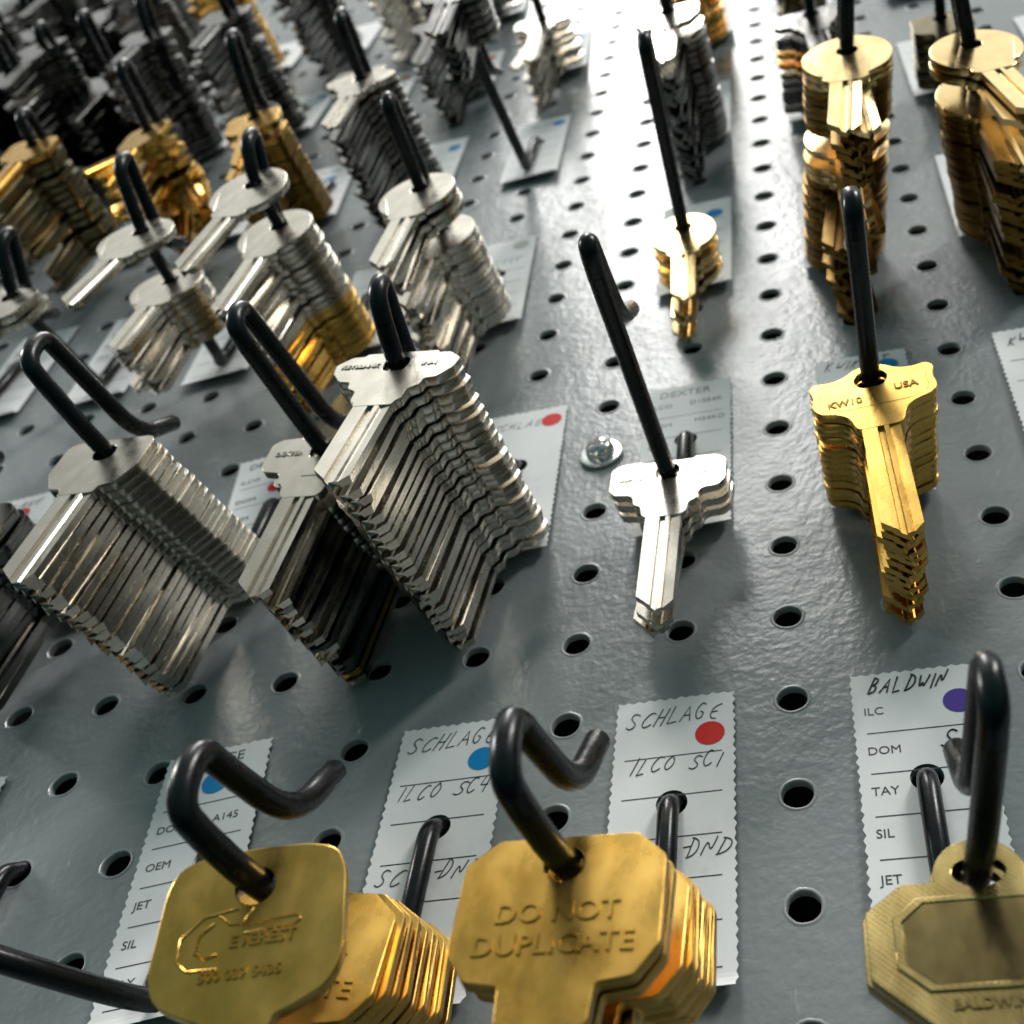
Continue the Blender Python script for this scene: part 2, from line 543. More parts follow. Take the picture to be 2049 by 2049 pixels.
for kname, h in HEADS.items():
    th = dict(plain=2.85, hexhead=2.5, round=2.4, winged=2.3).get(kname, THICK)
    bow = flat_faces(smooth(plate('bow_' + kname, [h['out'], h['hole']], th, 0.16, 1), 40))
    SHAPE[kname] = (bow, blade_mesh('blade_' + kname, h['by'], h['bl'], h['bw'], th))
MATMESH = {}
def shaped(kname, m):
    k = (kname, m.name)
    if k not in MATMESH:
        pair = []
        for me in SHAPE[kname]:
            c = me.copy()
            c.materials.clear()
            c.materials.append(m)
            pair.append(c)
        MATMESH[k] = pair
    return MATMESH[k]

ORD = ('first second third fourth fifth sixth seventh eighth ninth tenth eleventh twelfth thirteenth fourteenth fifteenth sixteenth '
       'seventeenth eighteenth nineteenth twentieth twenty-first twenty-second twenty-third twenty-fourth twenty-fifth twenty-sixth '
       'twenty-seventh twenty-eighth').split()
def make_key(pos, rot, kname, m, label, group):
    e = empty('key', label, 'key', board_matrix(pos, rot), group)
    bow, bl = shaped(kname, m)
    link('bow', bow, None, e)
    link('blade', bl, None, e)
    return e

# ------------------------------------------------------------------ hooks
WIRE = 2.2
def arm_pt(h, z):
    """centre of the hook arm at height z above the board"""
    c, r, dx, y1, y2 = h['c'], h['r'], h['dx'], h['y1'], h['y2']
    zs = (3.0, h['z1'], h['z2'], 140)
    ys = (-8.0, y1, y2, y2 + (y2 - y1) / (h['z2'] - h['z1']) * (140 - h['z2']))
    for i in range(3):
        if z <= zs[i + 1]:
            t_ = (z - zs[i]) / (zs[i + 1] - zs[i])
            y = ys[i] + (ys[i + 1] - ys[i]) * t_
            break
    return (c * PITCH + dx * z / 88.0, r * PITCH + y, z)
HOOKS = {}
def make_hook(k, c, label, dx=0.0, y1=-23.0, y2=-21.0, z1=60.0, z2=88.0, loop=True, c_real=None, ret=31, up=8.0, tilt=0.0, lean=0.0, bx=0.0):
    r = 5 * k - 2
    h = dict(c=c if c_real is None else c_real, r=r, dx=dx, y1=y1, y2=y2, z1=z1, z2=z2)
    HOOKS[(k, c)] = h
    x, yu, yb = h['c'] * PITCH, (r + 1) * PITCH, r * PITCH
    e = empty('peg_hook', label, 'hook', board_matrix((x, yu, 0)), 'black wire hooks in the pegboard')
    inv = e.matrix_world.inverted()
    def part(name, pts, **kw):
        me = tube_mesh(name, pts, WIRE, **kw)
        me.transform(inv)
        return link(name, me, BLACK, e)
    p0, p1, p2 = arm_pt(h, 6.0), arm_pt(h, z1), arm_pt(h, z2)
    p2 = (p2[0] + bx, p2[1], p2[2])
    part('back_wire', fillet([(x, yu + 5, -6), (x, yu, 1.0), (x, yu - 3, 4.0), (x, yb - 4, 4.0)], 3.0), cap0=False)
    a = (Vector(p2) - Vector(p1)).normalized()
    if loop:
        p2 = tuple(Vector(p2) - a * (13.0 if k == -1 else 9.5))
    part('arm', fillet([(x, yb - 4, 4.0), (x, yb - 9, 4.6), p0, p1, p2], [0, 4, 4, 14, 0]), cap0=False, cap1=False)
    if loop:
        u = Vector((math.sin(R_(tilt)), math.cos(R_(tilt)), 0.0))
        P2 = Vector(p2)
        pts = [P2, P2 + a * 6.5 + u * 0.5, P2 + a * 7.5 + u * up, P2 + a * 1.0 + u * (up + 0.5), P2 - a * (ret - 7) + u * (up + 3 + lean), P2 - a * (ret - 1) + u * (up + 17 + lean)]
        part('loop_end', fillet([tuple(q) for q in pts], [0, 6, 7, 6, 8, 0], 8), cap0=False)
    else:
        part('loop_end', [tuple(Vector(p2)), tuple(Vector(p2) + a * 14)], cap0=False)
    return h

# ------------------------------------------------------------------ card tags
def zig(n_, a, b_, amp):
    out = []
    rj = random.Random(n_ * 13)
    for i in range(n_):
        t_ = i / n_
        p = Vector(a) * (1 - t_) + Vector(b_) * t_
        d = (Vector(b_) - Vector(a)).normalized()
        nn = Vector((d.y, -d.x))
        out.append(tuple(p + nn * ((amp if i % 2 else -amp) * rj.uniform(0.5, 1.4))))
    return out
def tag_outline(w=26.0, top=29.0, bot=-42.0, amp=0.28):
    a = w / 2
    o = zig(22, (-a, top), (a, top), amp) + zig(60, (a, top), (a, bot), amp) + zig(22, (a, bot), (-a, bot), 0.05) + zig(60, (-a, bot), (-a, top), amp)
    return o
def curl(me):
    bm = bmesh.new()
    bm.from_mesh(me)
    for y in (-38.6, -39.6, -40.5, -41.3):
        bmesh.ops.bisect_plane(bm, geom=bm.verts[:] + bm.edges[:] + bm.faces[:], plane_co=(0, y * MM, 0), plane_no=(0, 1, 0))
    for v in bm.verts:
        t_ = max(0.0, (-38.6 - v.co.y / MM) / 3.4)
        v.co.z += (1.1 + 0.6 * v.co.x / (13 * MM)) * t_ * t_ * MM
    bm.to_mesh(me)
    bm.free()
    return me
TAG_ME = plate('card', [tag_outline(), circle(0, 0, 3.3, 24)], 0.22)
curl(TAG_ME)
STROKES = {
 'S': [[(0.9, .85), (.6, 1), (.25, .95), (.15, .72), (.45, .52), (.75, .35), (.7, .1), (.35, 0), (0, .15)]],
 'C': [[(.9, .85), (.6, 1), (.2, .75), (.05, .35), (.3, .02), (.7, .05), (.9, .2)]],
 'H': [[(.1, 1), (.1, 0)], [(.8, 1), (.8, 0)], [(.1, .5), (.8, .5)]],
 'L': [[(.15, 1), (.1, 0), (.8, .08)]],
 'A': [[(0, 0), (.45, 1), (.85, 0)], [(.15, .4), (.75, .4)]],
 'G': [[(.9, .85), (.55, 1), (.15, .7), (.08, .3), (.4, 0), (.8, .1), (.85, .45), (.5, .45)]],
 'E': [[(.9, 1), (.2, .95), (.1, .05), (.8, .05)], [(.15, .5), (.7, .55)]],
 'I': [[(.3, 1), (.2, 0)]],
 'O': [[(.45, 1), (.1, .7), (.1, .25), (.45, 0), (.8, .3), (.8, .75), (.45, 1)]],
 '1': [[(.4, 1), (.2, 0)]],
 '4': [[(.25, 1), (.05, .45), (.75, .45)], [(.7, 1), (.5, 0)]],
 'D': [[(.2, 1), (.1, 0)], [(0, 1), (.6, .95), (.95, .5), (.6, .05), (0, 0)]],
 'N': [[(0, 0), (.15, 1), (.7, 0), (.85, 1)]],
 'B': [[(.15, 1), (.1, 0)], [(.1, 1), (.7, .95), (.65, .6), (.15, .52), (.8, .45), (.75, .05), (.1, 0)]],
 'W': [[(0, 1), (.2, 0), (.45, .6), (.7, 0), (.95, 1)]],
 'K': [[(.15, 1), (.1, 0)], [(.8, 1), (.15, .45), (.85, 0)]],
 'T': [[(0, 1), (.95, 1)], [(.45, 1), (.4, 0)]],
 '5': [[(.85, 1), (.2, 1), (.15, .55), (.6, .6), (.8, .3), (.5, 0), (.05, .1)]],
 '-': [[(.1, .5), (.75, .55)]],
 ' ': [],
}
def hand_mesh(s, x, y, hgt, wid, z, slant=0.35, rad=0.16, gap=0.28, name='handwriting'):
    """pen strokes as thin tubes lying on the card"""
    cu = bpy.data.curves.new('h', 'CURVE')
    cu.dimensions = '3D'
    cu.bevel_depth = rad * MM
    cu.bevel_resolution = 1
    cx = x
    rnd = random.Random(s + str(x))
    for ch in s:
        k = STROKES.get(ch, [])
        j = rnd.uniform(-.10, .10) * hgt
        wj, hj, sj = rnd.uniform(.85, 1.15), rnd.uniform(.88, 1.12), slant * rnd.uniform(.7, 1.35)
        for st in k:
            sp_ = cu.splines.new('NURBS' if len(st) > 3 else 'POLY')
            sp_.points.add(len(st) - 1)
            for i, (px_, py_) in enumerate(st):
                sp_.points[i].co = ((cx + px_ * wid * wj + sj * py_ * hgt) * MM, (y + py_ * hgt * hj + j) * MM, z * MM, 1)
            if len(st) > 3:
                sp_.use_endpoint_u = True
                sp_.order_u = 3
        cx += wid * (1 + gap) * (0.55 if ch in 'I1-' else 1.0)
    return curve_to_mesh(cu, name)
def rules_mesh(ys, x0=-10.6, x1=10.4, z=0.16):
    V, F = [], []
    for y in ys:
        i = len(V)
        V += [Vector((x0, y, z)) * MM, Vector((x1, y, z)) * MM, Vector((x1, y + 0.28, z)) * MM, Vector((x0, y + 0.28, z)) * MM]
        F.append((i, i + 1, i + 2, i + 3))
    me = bpy.data.meshes.new('ruled_lines')
    me.from_pydata(V, [], F)
    return me
RULES = rules_mesh([29 - q for q in (16.7, 27.2, 37.6, 47.4, 57.0, 66.6)])
RULES.materials.append(INK)
def make_tag(k, c, label, dot=None, roll=0.0, lift=2.0, dotpos=(8.0, 18.0), printed=(), hand=(), big=None, rules=True, pos=None, dotr=3.2, c_real=None, extra_dot=None):
    r = 5 * k - 1
    cc = c if c_real is None else c_real
    p = (cc * PITCH, r * PITCH, 0.7) if pos is None else pos
    # the card hangs on the hook's back wire; its foot stands a little off the board
    pitch = math.degrees(math.atan2(lift, 42))
    rot = rot_xyz(-pitch, 0, roll)
    off = rot @ Vector((0, 0, 0))
    e = empty('card_tag', label, 'tag', board_matrix((p[0], p[1], p[2] + lift * 0.62), rot), 'white card tags behind the hooks')
    me = TAG_ME
    if pos is not None and k != -1 or c == -5:
        q_ = rot.transposed() @ Vector((c * PITCH - p[0], r * PITCH - p[1], 0))
        me = plate('card', [tag_outline(), circle(q_.x, q_.y, 3.3, 24)], 0.22)
        curl(me)
    link('card', me, PAPER, e)
    if rules:
        link('ruled_lines', RULES, None, e)
    if dot:
        me = plate('dot_sticker', [circle(dotpos[0], dotpos[1], dotr, 28)], 0.10)
        for v in me.vertices:
            v.co.z += 0.20 * MM
        link('dot_sticker', me, DOT[dot], e)
    if extra_dot:
        me = plate('dot_sticker', [circle(*extra_dot[1], 2.8, 28)], 0.10)
        for v in me.vertices:
            v.co.z += 0.20 * MM
        link('dot_sticker', me, DOT[extra_dot[0]], e)
    pm = [text_mesh(s, sz, x, y, 0.17, bold=bd) for (s, sz, x, y, bd) in printed]
    if pm:
        link('printed_text', join(pm, 'printed_text'), INK, e)
    hm = [hand_mesh(s, x, y, hh, ww, 0.16, rad=rd) for (s, x, y, hh, ww, rd) in hand]
    if hm:
        link('handwriting', join(hm, 'handwriting'), PENCIL if k > -2 and hand[0][5] < 0.2 else INK, e)
    return e

# ------------------------------------------------------------------ stacks
def stack(k, c, kname, m, zs, desc, group, roll=0.0, pitch=4.0, yaw=0.0, jr=2.0, jp=1.2, jy=1.5, mats=None, rolls=None, pitches=None, drop=0.65, fan=0.0, kinds=None):
    """keys hanging one behind the other on a hook's arm, front key first; zs = heights above the board"""
    h = HOOKS[(k, c)]
    rnd = random.Random(hash((k * 31 + c * 7)) & 0xffff)
    n_ = len(zs)
    out = []
    colour = {NICKEL.name: 'silver', DARKNI.name: 'dark silver', BRASS.name: 'yellow brass', SHADEBR.name: 'shade-darkened brass', PALEBR.name: 'pale brass', ANTIQ.name: 'antique brass', BRONZE.name: 'dark bronze'}
    for i, z in enumerate(zs):
        p = arm_pt(h, z)
        pos = (p[0] + rnd.uniform(-.25, .25), p[1] - drop, p[2])
        rl = roll + rnd.gauss(0, jr) if not (rolls and i in rolls) else rolls[i]
        pt = pitches[i] if pitches and i in pitches else pitch
        rot = rot_xyz(pt + rnd.gauss(0, jp) + fan * (i / max(n_ - 1, 1)), yaw + rnd.gauss(0, jy), rl)
        mm_ = mats[i] if mats and i in mats else m
        kk = kinds[i] if kinds and i in kinds else kname
        cw = colour[mm_.name]
        if i == 0:
            lab = f'front {cw} key of the {desc}'
        elif i == n_ - 1:
            lab = f'rearmost {cw} key of the {desc}'
        else:
            lab = f'{ORD[i]} key from the front of the {desc}'
        out.append(make_key(pos, rot, kk, mm_, lab, group))
    return out
def span(a, b_, n_, j=0.0, seed=1):
    rnd = random.Random(seed)
    return [a + (b_ - a) * i / (n_ - 1) + (rnd.uniform(-j, j) if 0 < i < n_ - 1 else 0) for i in range(n_)]
def stamp(key, m, items, z=THICK / 2 + 0.0, name='stamped_lettering'):
    """raised lettering and lines on a key's face: (text, size, x, y) or ('line', pts, r)"""
    ms = []
    for it in items:
        if it[0] == 'line':
            ms.append(tube_mesh('l', [(p[0], p[1], z) for p in it[1]], it[2], 6, to_world=False))
        else:
            ms.append(text_mesh(it[0], it[1], it[2], it[3], z, align='CENTER', extr=0.26, bold=0.06))
    me = join(ms, name)
    return link(name, me, m, key)

# ------------------------------------------------------------------ hooks on the board
# nearest row
make_hook(-1, -1, 'black hook holding the big octagonal yellow keys, in front of the red dot tag', dx=-2, y1=-29.4, z1=60, y2=-30.5, z2=85, up=11, ret=22, bx=-2.6)
make_hook(-1, -3, 'black hook holding the soft square yellow keys at the bottom left', dx=3, y1=-28.5, z1=60, y2=-28.5, z2=84, up=11, ret=22, bx=-6.2)
make_hook(-1, 1, 'black hook seen end-on above the antique brass tabbed key', dx=12, y1=-22, z1=35, y2=-21, z2=78, ret=29, lean=-2)
make_hook(-1, -7, 'black hook cut off by the left edge below the grey shaded board', dx=-4)
# second row
make_hook(0, -1, 'black hook holding three silver keys beside the round metal screw', dx=-2, y1=-12.3, z1=17.4, y2=-23.6, z2=90, ret=24, up=3.5)
make_hook(0, 1, 'black hook rising from the yellow clover-headed keys', dx=3.2, y1=-22, z1=41.5, y2=-21, z2=87, ret=14, up=6)
make_hook(0, -3, 'black hook with a narrow loop above the long notched silver stack', dx=-1, y1=-25.7, z1=69, y2=-20.3, z2=88, ret=24, up=6.5)
make_hook(0, -4, 'black hook with an open loop rising from the middle silver stack', dx=-8, y1=-20.2, z1=46, y2=-20.6, z2=87.5, ret=40, bx=-4)
make_hook(0, -6, 'black hook with a wide loop above the leftmost hexagonal silver stack', dx=-11, y1=-21.8, z1=57, y2=-19.4, z2=88, ret=34, up=11, bx=-5)
make_hook(0, -8, 'black hook behind the dark grey keys at the left edge', dx=-9)
make_hook(0, -10, 'black hook in front of the red dot tag at the left edge', dx=-6, y1=-30, y2=-32)
make_hook(0, 3, 'black hook at the right edge beside the cropped tag', dx=4)
# third row
make_hook(1, -1, 'black hook with a closed thin loop over four round yellow keys', dx=2, y1=-8.1, z1=20.5, y2=-9.4, z2=87, ret=30, up=6)
make_hook(1, 1, 'black hook through the tall column of round yellow keys', dx=12, y1=-22, z1=72, y2=-21, z2=96)
make_hook(1, 3, 'black hook through the round brass keys at the upper right', dx=-8.5, y1=-22, z1=66, y2=-21, z2=92)
make_hook(1, -4, 'thick black hook above the round silver stack by the grey dot', dx=-3, y1=-18, z1=56, y2=-18.6, z2=89, ret=44, up=5)
make_hook(1, -6, 'black hook with a stubby loop over the silver and yellow round keys', dx=1, y1=-28.1, z1=73, y2=-21.5, z2=88)
make_hook(1, -8, 'black hook with one round silver key hanging far out and a pile behind', dx=7, y1=-24.3, z1=64, y2=-16.3, z2=88, bx=-3)
make_hook(1, -10, 'black hook above the blue dot tag near the left edge', dx=7, y1=-31.7, z1=54, y2=-22.3, z2=74)
make_hook(1, -12, 'black hook back wire at the left edge with the tag below it', dx=0)
# fourth row
make_hook(2, -4, 'bare black hook slanting up from the blue dot tag, keys at its far end', dx=-3, y1=-25.8, z1=56, y2=-25.4, z2=84)
make_hook(2, -6, 'blurred black hook behind the notched grey stack left of the bare hook', dx=-2)
make_hook(2, -8, 'blurred black hook over the yellow square keys above the blue dot tag', dx=2, y1=-27.6, z1=55.5, y2=-21.2, z2=90)
make_hook(2, -10, 'blurred black hook over the crumpled heap of yellow keys', dx=2, y1=-20.5, z1=57, y2=-21.3, z2=89)
make_hook(2, -12, 'long blurred black hook left of the crumpled yellow keys', dx=2, y1=-22.9, z1=55.4, y2=-24.6, z2=80)
make_hook(2, -14, 'blurred black hook at the far left among dark keys', dx=0)
make_hook(2, -1, 'blurred black hook over the ribbed dark stack in the bright streak', dx=-1)
make_hook(2, 1, 'blurred black hook behind the tall round yellow column', dx=4)
make_hook(2, 3, 'blurred black hook near the top right behind the brass keys', dx=0)
FAR = {(3, -14): 'low looped', (3, -12): 'long', (3, -10): 'half hidden', (3, -8): 'short', (3, -6): 'dark', (3, -4): 'thin', (3, -1): 'upper',
       (3, 1): 'cropped', (3, -16): 'leftmost', (4, -18): 'tiny leftmost', (4, -16): 'tiny second', (4, -14): 'tiny third', (4, -12): 'tiny fourth', (4, -10): 'tiny fifth', (4, -8): 'tiny sixth', (4, -6): 'tiny seventh',
       (3, -15): 'a', (3, -13): 'b', (4, -17): 'e', (4, -15): 'f', (4, -20): 'i', (5, -20): 'j', (5, -18): 'k', (5, -16): 'l'}
for (k, c) in FAR:
    if k == 3:
        make_hook(k, c, 'strongly blurred black hook in the crowd of keys along the top edge', dx={-12: 4, -14: 0}.get(c, 0.0), y1=-18 if c == -12 else -23, y2=-12 if c == -12 else -21)
    else:
        make_hook(k, c, 'strongly blurred black hook in the crowd of keys along the top edge')
for o in bpy.data.objects:
    if o.get('label', '').startswith('strongly blurred black hook'):
        o['group'] = 'blurred hooks along the top edge'

# the hook of the lowest left tag has a straight arm bent away to the left
e = empty('peg_hook', 'black hook bent flat towards the bottom left corner', 'hook', board_matrix((-127, -152.4, 0)), 'black wire hooks in the pegboard')
inv = e.matrix_world.inverted()
for nm, pts, kw in (('back_wire', fillet([(-127, -147, -6), (-127, -152.4, 1.0), (-127, -155.4, 4.0), (-127, -182, 4.0)], 3.0), dict(cap0=False)),
                    ('arm', fillet([(-127, -182, 4), (-126, -189, 6), (-120.8, -192.7, 9.0), (-120.6, -198.7, 22.0), (-129.7, -203.4, 42.0), (-151.0, -201.9, 58.0)], [0, 4, 6, 8, 30, 0]), dict(cap0=False))):
    me = tube_mesh(nm, pts, WIRE, **kw)
    me.transform(inv)
    link(nm, me, BLACK, e)

# ------------------------------------------------------------------ card tags
P = lambda s, sz, x, y, bd=0.0: (s, sz, x, y, 0.0)
make_tag(-1, -1, 'white tag with a red dot, lower middle, right of the big yellow octagonal keys', 'red', 0.5, 0.8, (7.8, 17.6),
         hand=[('SCHLAGE', -11.0, 21.6, 4.6, 2.35, .15), ('ILCO SC1', -9.6, 8.4, 4.0, 2.2, .15), ('-DND', 1.6, -13.4, 4.2, 2.3, .15)])
make_tag(-1, -3, 'white tag with a blue dot between the two groups of yellow keys', 'blue', 1.0, 0.8, (7.6, 17.6),
         hand=[('SCHLAGE', -11.0, 22.0, 4.6, 2.35, .15), ('ILCO SC4', -10.6, 8.0, 4.0, 2.2, .15), ('SC', -11.0, -13.6, 4.2, 2.3, .15), ('-DND', 1.2, -13.4, 4.2, 2.3, .15)])
make_tag(-1, -5, 'white tag with a blue dot half covered by the square yellow keys, bottom left', 'blue', 8.0, 0.8, (0.9, 18.5), pos=(-133.0, -151.0, 0.7), dotr=3.4,
         printed=[P('SCHLAGE', 4.1, -10.8, 24.2, .03), P('ILCO', 2.9, -10.8, 15.4), P('A145A', 2.9, 1.0, 17.2), P('DOM', 2.9, -10.8, 6.0), P('A145', 2.9, 2.6, 6.2), P('OEM', 2.9, -10.8, -4.2), P('JET', 2.9, -10.8, -14.0),
                  P('SIL', 2.9, -10.8, -23.6), P('TAY', 2.9, -10.8, -33.0)], extra_dot=('blue', (7.0, -39.2)))
make_tag(-1, 1, 'white tag with a purple dot behind the antique brass key, bottom right', 'purple', -0.5, 0.8, (8.6, 19.0),
         printed=[P('ILC', 2.9, -10.9, 17.4), P('DOM', 2.9, -10.9, 6.8), P('TAY', 2.9, -10.9, -3.4), P('SIL', 2.9, -10.9, -13.4), P('JET', 2.9, -10.9, -23.6), P('TAY', 2.9, -10.9, -33.2)],
         hand=[('BALDWIN', -9.8, 23.2, 4.0, 2.0, .21), ('S', 3.4, 7.2, 4.2, 2.2, .21), ('5', 7.0, -14.0, 4.2, 2.4, .21)])
make_tag(-1, -7, 'white tag sliver at the left edge beside the cut off hook', None, 2.0, 0.8, pos=(-207.5, -152, 0.7))
make_tag(0, -1, 'white tag printed in capitals behind the three silver keys', None, 0.0, 0.8, c_real=-1.02,
         printed=[P('DEXTER', 4.3, -8.8, 23.4, .03), P('ILCO', 2.9, -11.0, 17.6), P('D1054K', 2.9, 0.6, 17.8), P('DOM', 2.9, -11.0, 7.4), P('H54KD', 2.9, 2.2, 8.2), P('OEM', 2.9, -11.0, -3.0)])
make_tag(0, 1, 'white tag with a blue dot behind the yellow clover-headed keys', 'blue', 0.0, 0.8, (7.2, 21.4),
         hand=[('KWIKSET', -10.8, 22.6, 4.4, 2.2, .15), ('TI', -5.0, 15.6, 4.2, 2.2, .15)])
make_tag(0, -3, 'white tag with a red dot right of the long notched silver stack', 'red', 1.5, 0.8, (8.6, 22.0), rules=False,
         hand=[('SCHLAGE', -10.6, 20.0, 3.6, 2.1, .10)])
make_tag(0, -6, 'white tag printed in capitals between the two left silver stacks', 'red', 9.5, 0.8, (1.8, 9.6), pos=(-156.5, -24.6, 0.7), dotr=2.8,
         printed=[P('DEXTER', 4.3, -9.4, 23.2, .03), P('ILCO', 2.9, -10.9, 15.2), P('DOM', 2.9, -10.9, 4.4), P('OEM', 2.9, -10.9, -5.6), P('SILCA', 2.9, -10.9, -16.2)])
make_tag(0, -4, 'white tag almost hidden behind the middle silver stack', None, 4.0, 0.8)
make_tag(0, -8, 'white tag corner showing at the right of the hexagonal silver stack', None, 9.0, 0.8, c_real=-8.2)
make_tag(0, -10, 'white tag with a red dot at the left edge above the dark grey keys', 'red', 8.0, 0.8, (2.4, 19.0), c_real=-9.9, hand=[('SCHLAGE', -10.6, 22.4, 3.6, 2.1, .1)])
make_tag(0, 3, 'white tag cropped by the right edge at mid height', None, 0.0, 0.8, hand=[('KWIKSET', -10.0, 21.0, 4.4, 2.2, .2)])
make_tag(1, -1, 'grey shaded tag with a blue dot behind the four round yellow keys', 'blue', 0.0, 0.8, (6.6, 17.0), hand=[('ILCO', -10.0, 19.0, 3.4, 2.0, .1)])
make_tag(1, 1, 'white tag peeping out under the tall column of round yellow keys', None, 0.0, 0.8)
make_tag(1, 3, 'white tag beside the round brass keys at the upper right', None, -1.0, 1.4)
make_tag(1, -4, 'white tag with a pale grey dot right of the round silver stack', 'grey', 2.5, 0.8, (7.0, 23.0), hand=[('SCHLAGE', -10.6, 8.0, 3.6, 2.1, .07)])
make_tag(1, -6, 'white tag under the silver and yellow round keys', None, 2.5, 0.8)
make_tag(1, -8, 'white tag crossed by a back wire left of the small silver pile', None, 5.0, 0.8, c_real=-10.2 + 2, printed=[P('SCHLAGE', 3.0, -10.0, 22.0), P('ILCO', 2.8, -10.8, 12.0)])
make_tag(1, -10, 'white tag crossed by a back wire, further left towards the edge', None, 5.0, 0.8, c_real=-10.2, printed=[P('ILCO', 2.8, -10.8, 14.0), P('DOM', 2.8, -10.8, 4.0), P('OEM', 2.8, -10.8, -6.0)])
make_tag(1, -12, 'white tag with a blue dot at the left edge above the wide hook loop', 'blue', 5.0, 0.8, (3.0, 17.0), c_real=-12.0, printed=[P('ILCO', 2.8, -10.8, 14.0), P('DOM', 2.8, -10.8, 4.0)])
make_tag(2, -4, 'white tag with a blue dot at the foot of the bare slanting hook', 'blue', 1.0, 0.8, (8.0, 20.6), hand=[('SCHLAGE', -10.6, 20.0, 3.6, 2.0, .07)])
make_tag(2, -6, 'blurred white tag with a blue dot left of the bare slanting hook', 'blue', 2.0, 1.2, (7.6, 17.0))
make_tag(2, -8, 'blurred white tag with a blue dot beside the yellow square keys', 'blue', 6.0, 1.2, (2.0, 10.0), c_real=-8.2, hand=[('SCHLAGE', -10.6, 20.0, 3.6, 2.0, .1)])
make_tag(2, -10, 'blurred white tag right of the crumpled heap of yellow keys', None, 6.0, 1.2)
make_tag(2, -12, 'long blurred white tag slanting below the dark keys at upper left', 'blue', 7.0, 1.2, (6.0, 20.0))
make_tag(2, -1, 'grey blurred tag behind the ribbed dark stack in the bright streak', None, 0.0, 1.0)
make_tag(2, 1, 'grey blurred tag left of the tall round yellow column', None, 0.0, 1.0)
make_tag(2, 3, 'grey blurred tag left of the round brass keys near the top', None, 0.0, 1.0)
make_tag(2, 5, 'blurred tag cut by the right edge near the top', None, 0.0, 1.0)
for (k, c), dot in {(3, -14): None, (3, -12): 'red', (3, -10): 'blue', (3, -8): 'red', (3, -6): 'red', (3, -4): 'blue', (3, -1): None, (3, 1): None, (3, 3): None,
                    (4, -14): None, (4, -12): 'blue', (4, -10): None, (4, -8): 'red', (4, -6): None}.items():
    t_ = make_tag(k, c, 'blurred white tag among the crowded keys at the top edge', dot, 3.0, 1.5, (6.0, 18.0))
    t_['group'] = 'blurred tags along the top edge'

# ------------------------------------------------------------------ keys
G = 'keys on the hook of the '
def S(k, c, kn, m, zs, desc, **kw):
    return stack(k, c, kn, m, zs, desc, G + desc, **kw)
ks = S(-1, -1, 'octagon', BRASS, [56.5, 51.5] + span(43, 25, 7, .3), 'big octagonal yellow stack at the bottom', roll=-1, pitch=-2, rolls={0: -1, 1: -3}, jr=1.2)
for q in ks[:2]:
    stamp(q, BRASS, [('DO NOT', 4.4, 0, -9.4), ('DUPLICATE', 4.4, 0, -14.4)])
ks = S(-1, -3, 'square', BRASS, [58] + span(41, 13, 10, .4), 'soft square yellow stack at the bottom left', roll=3, pitch=-3, rolls={0: 8, 1: -2}, pitches={0: 6}, yaw=7, jr=1.2, kinds={i: 'octagon' for i in range(1, 11)})
stamp(ks[0], BRASS, [('EVEREST', 2.6, 2.2, -9.4), ('500 037 5435', 2.2, -0.5, -14.2),
                     ('line', [(-2, -3.4), (-7, -4.2), (-10, -7), (-10.2, -10.5), (-8.4, -12.2), (-4, -12.4)], .22),
                     ('line', [(-5.4, -5.4), (-7.4, -7), (-7.6, -9.6), (-6, -10.6), (-4.4, -10.2)], .3),
                     ('line', [(-4.6, -4.2), (-3, -5.8), (-1, -5.9), (7, -5.6), (7.6, -6.4), (6.6, -7.0), (-0.6, -7.4)], .24),
                     ('line', [(-1, -5.9), (0.2, -3.6)], .24)], name='stamped_emblem')
stamp(ks[1], BRASS, [('DO NOT', 4.4, 0, -9.4), ('DUPLICATE', 4.4, 0, -14.4)])
ks = S(-1, 1, 'tabbed', ANTIQ, [36.2, 31.0], 'antique brass tabbed pair at the bottom right', roll=-1, pitch=-7, jr=1.0)
for q in ks[:1]:
    h_ = THICK / 2
    oct_ = [(-8.6, -4.2), (8.6, -4.2), (11.8, -7.2), (11.8, -14.2), (8.2, -17.6), (-8.2, -17.6), (-11.8, -14.2), (-11.8, -7.2)]
    outer = [(x * 1.12, (y + 10.9) * 1.16 - 10.9) for x, y in oct_]
    frame = plate('panel_frame', [outer, oct_], 0.5, 0.2, 1)
    for v in frame.vertices:
        v.co.z += (h_ + 0.05) * MM
    link('panel_frame', frame, ANTIQ, q)
    pan = plate('inset_panel', [[(x * 0.99, (y + 10.9) * 0.99 - 10.9) for x, y in oct_]], 0.14)
    for v in pan.vertices:
        v.co.z += (h_ + 0.06) * MM
    link('inset_panel', pan, PANEL, q)
    stamp(q, ANTIQ, [('BALDWIN', 2.2, -1.5, -21.4)])
ks = S(0, -1, 'stepped', NICKEL, [17.8, 13.0, 8.4], 'silver stack beside the screw', roll=-3, pitch=0.5, jr=1.0, rolls={0: -2, 1: -4, 2: -6})
for q in ks[:1]:
    stamp(q, NICKEL, [('DEXTER', 2.0, -8.8, -2.0), ('USA', 2.2, 9.2, -1.8), ('line', [(5.2, 3.2), (12.6, 3.2), (13.2, -4.6)], .12)])
ks = S(0, 1, 'clover', BRASS, span(41.5, 7, 13, .3), 'yellow clover-headed stack on the right', roll=1, pitch=3, yaw=-4, jr=0.8, jp=.5)
out_ = HEADS['clover']['out']
stamp(ks[0], ENGR, [('KW10', 2.9, -6.6, -7.6), ('USA', 2.9, 7.2, -5.4), ('line', [(x * .88, (y + 2) * .80 - 2.6) for x, y in out_ if y > -10.6] + [(-8, -9.2), (8, -9.2)], .09)], z=THICK / 2 - 0.05)
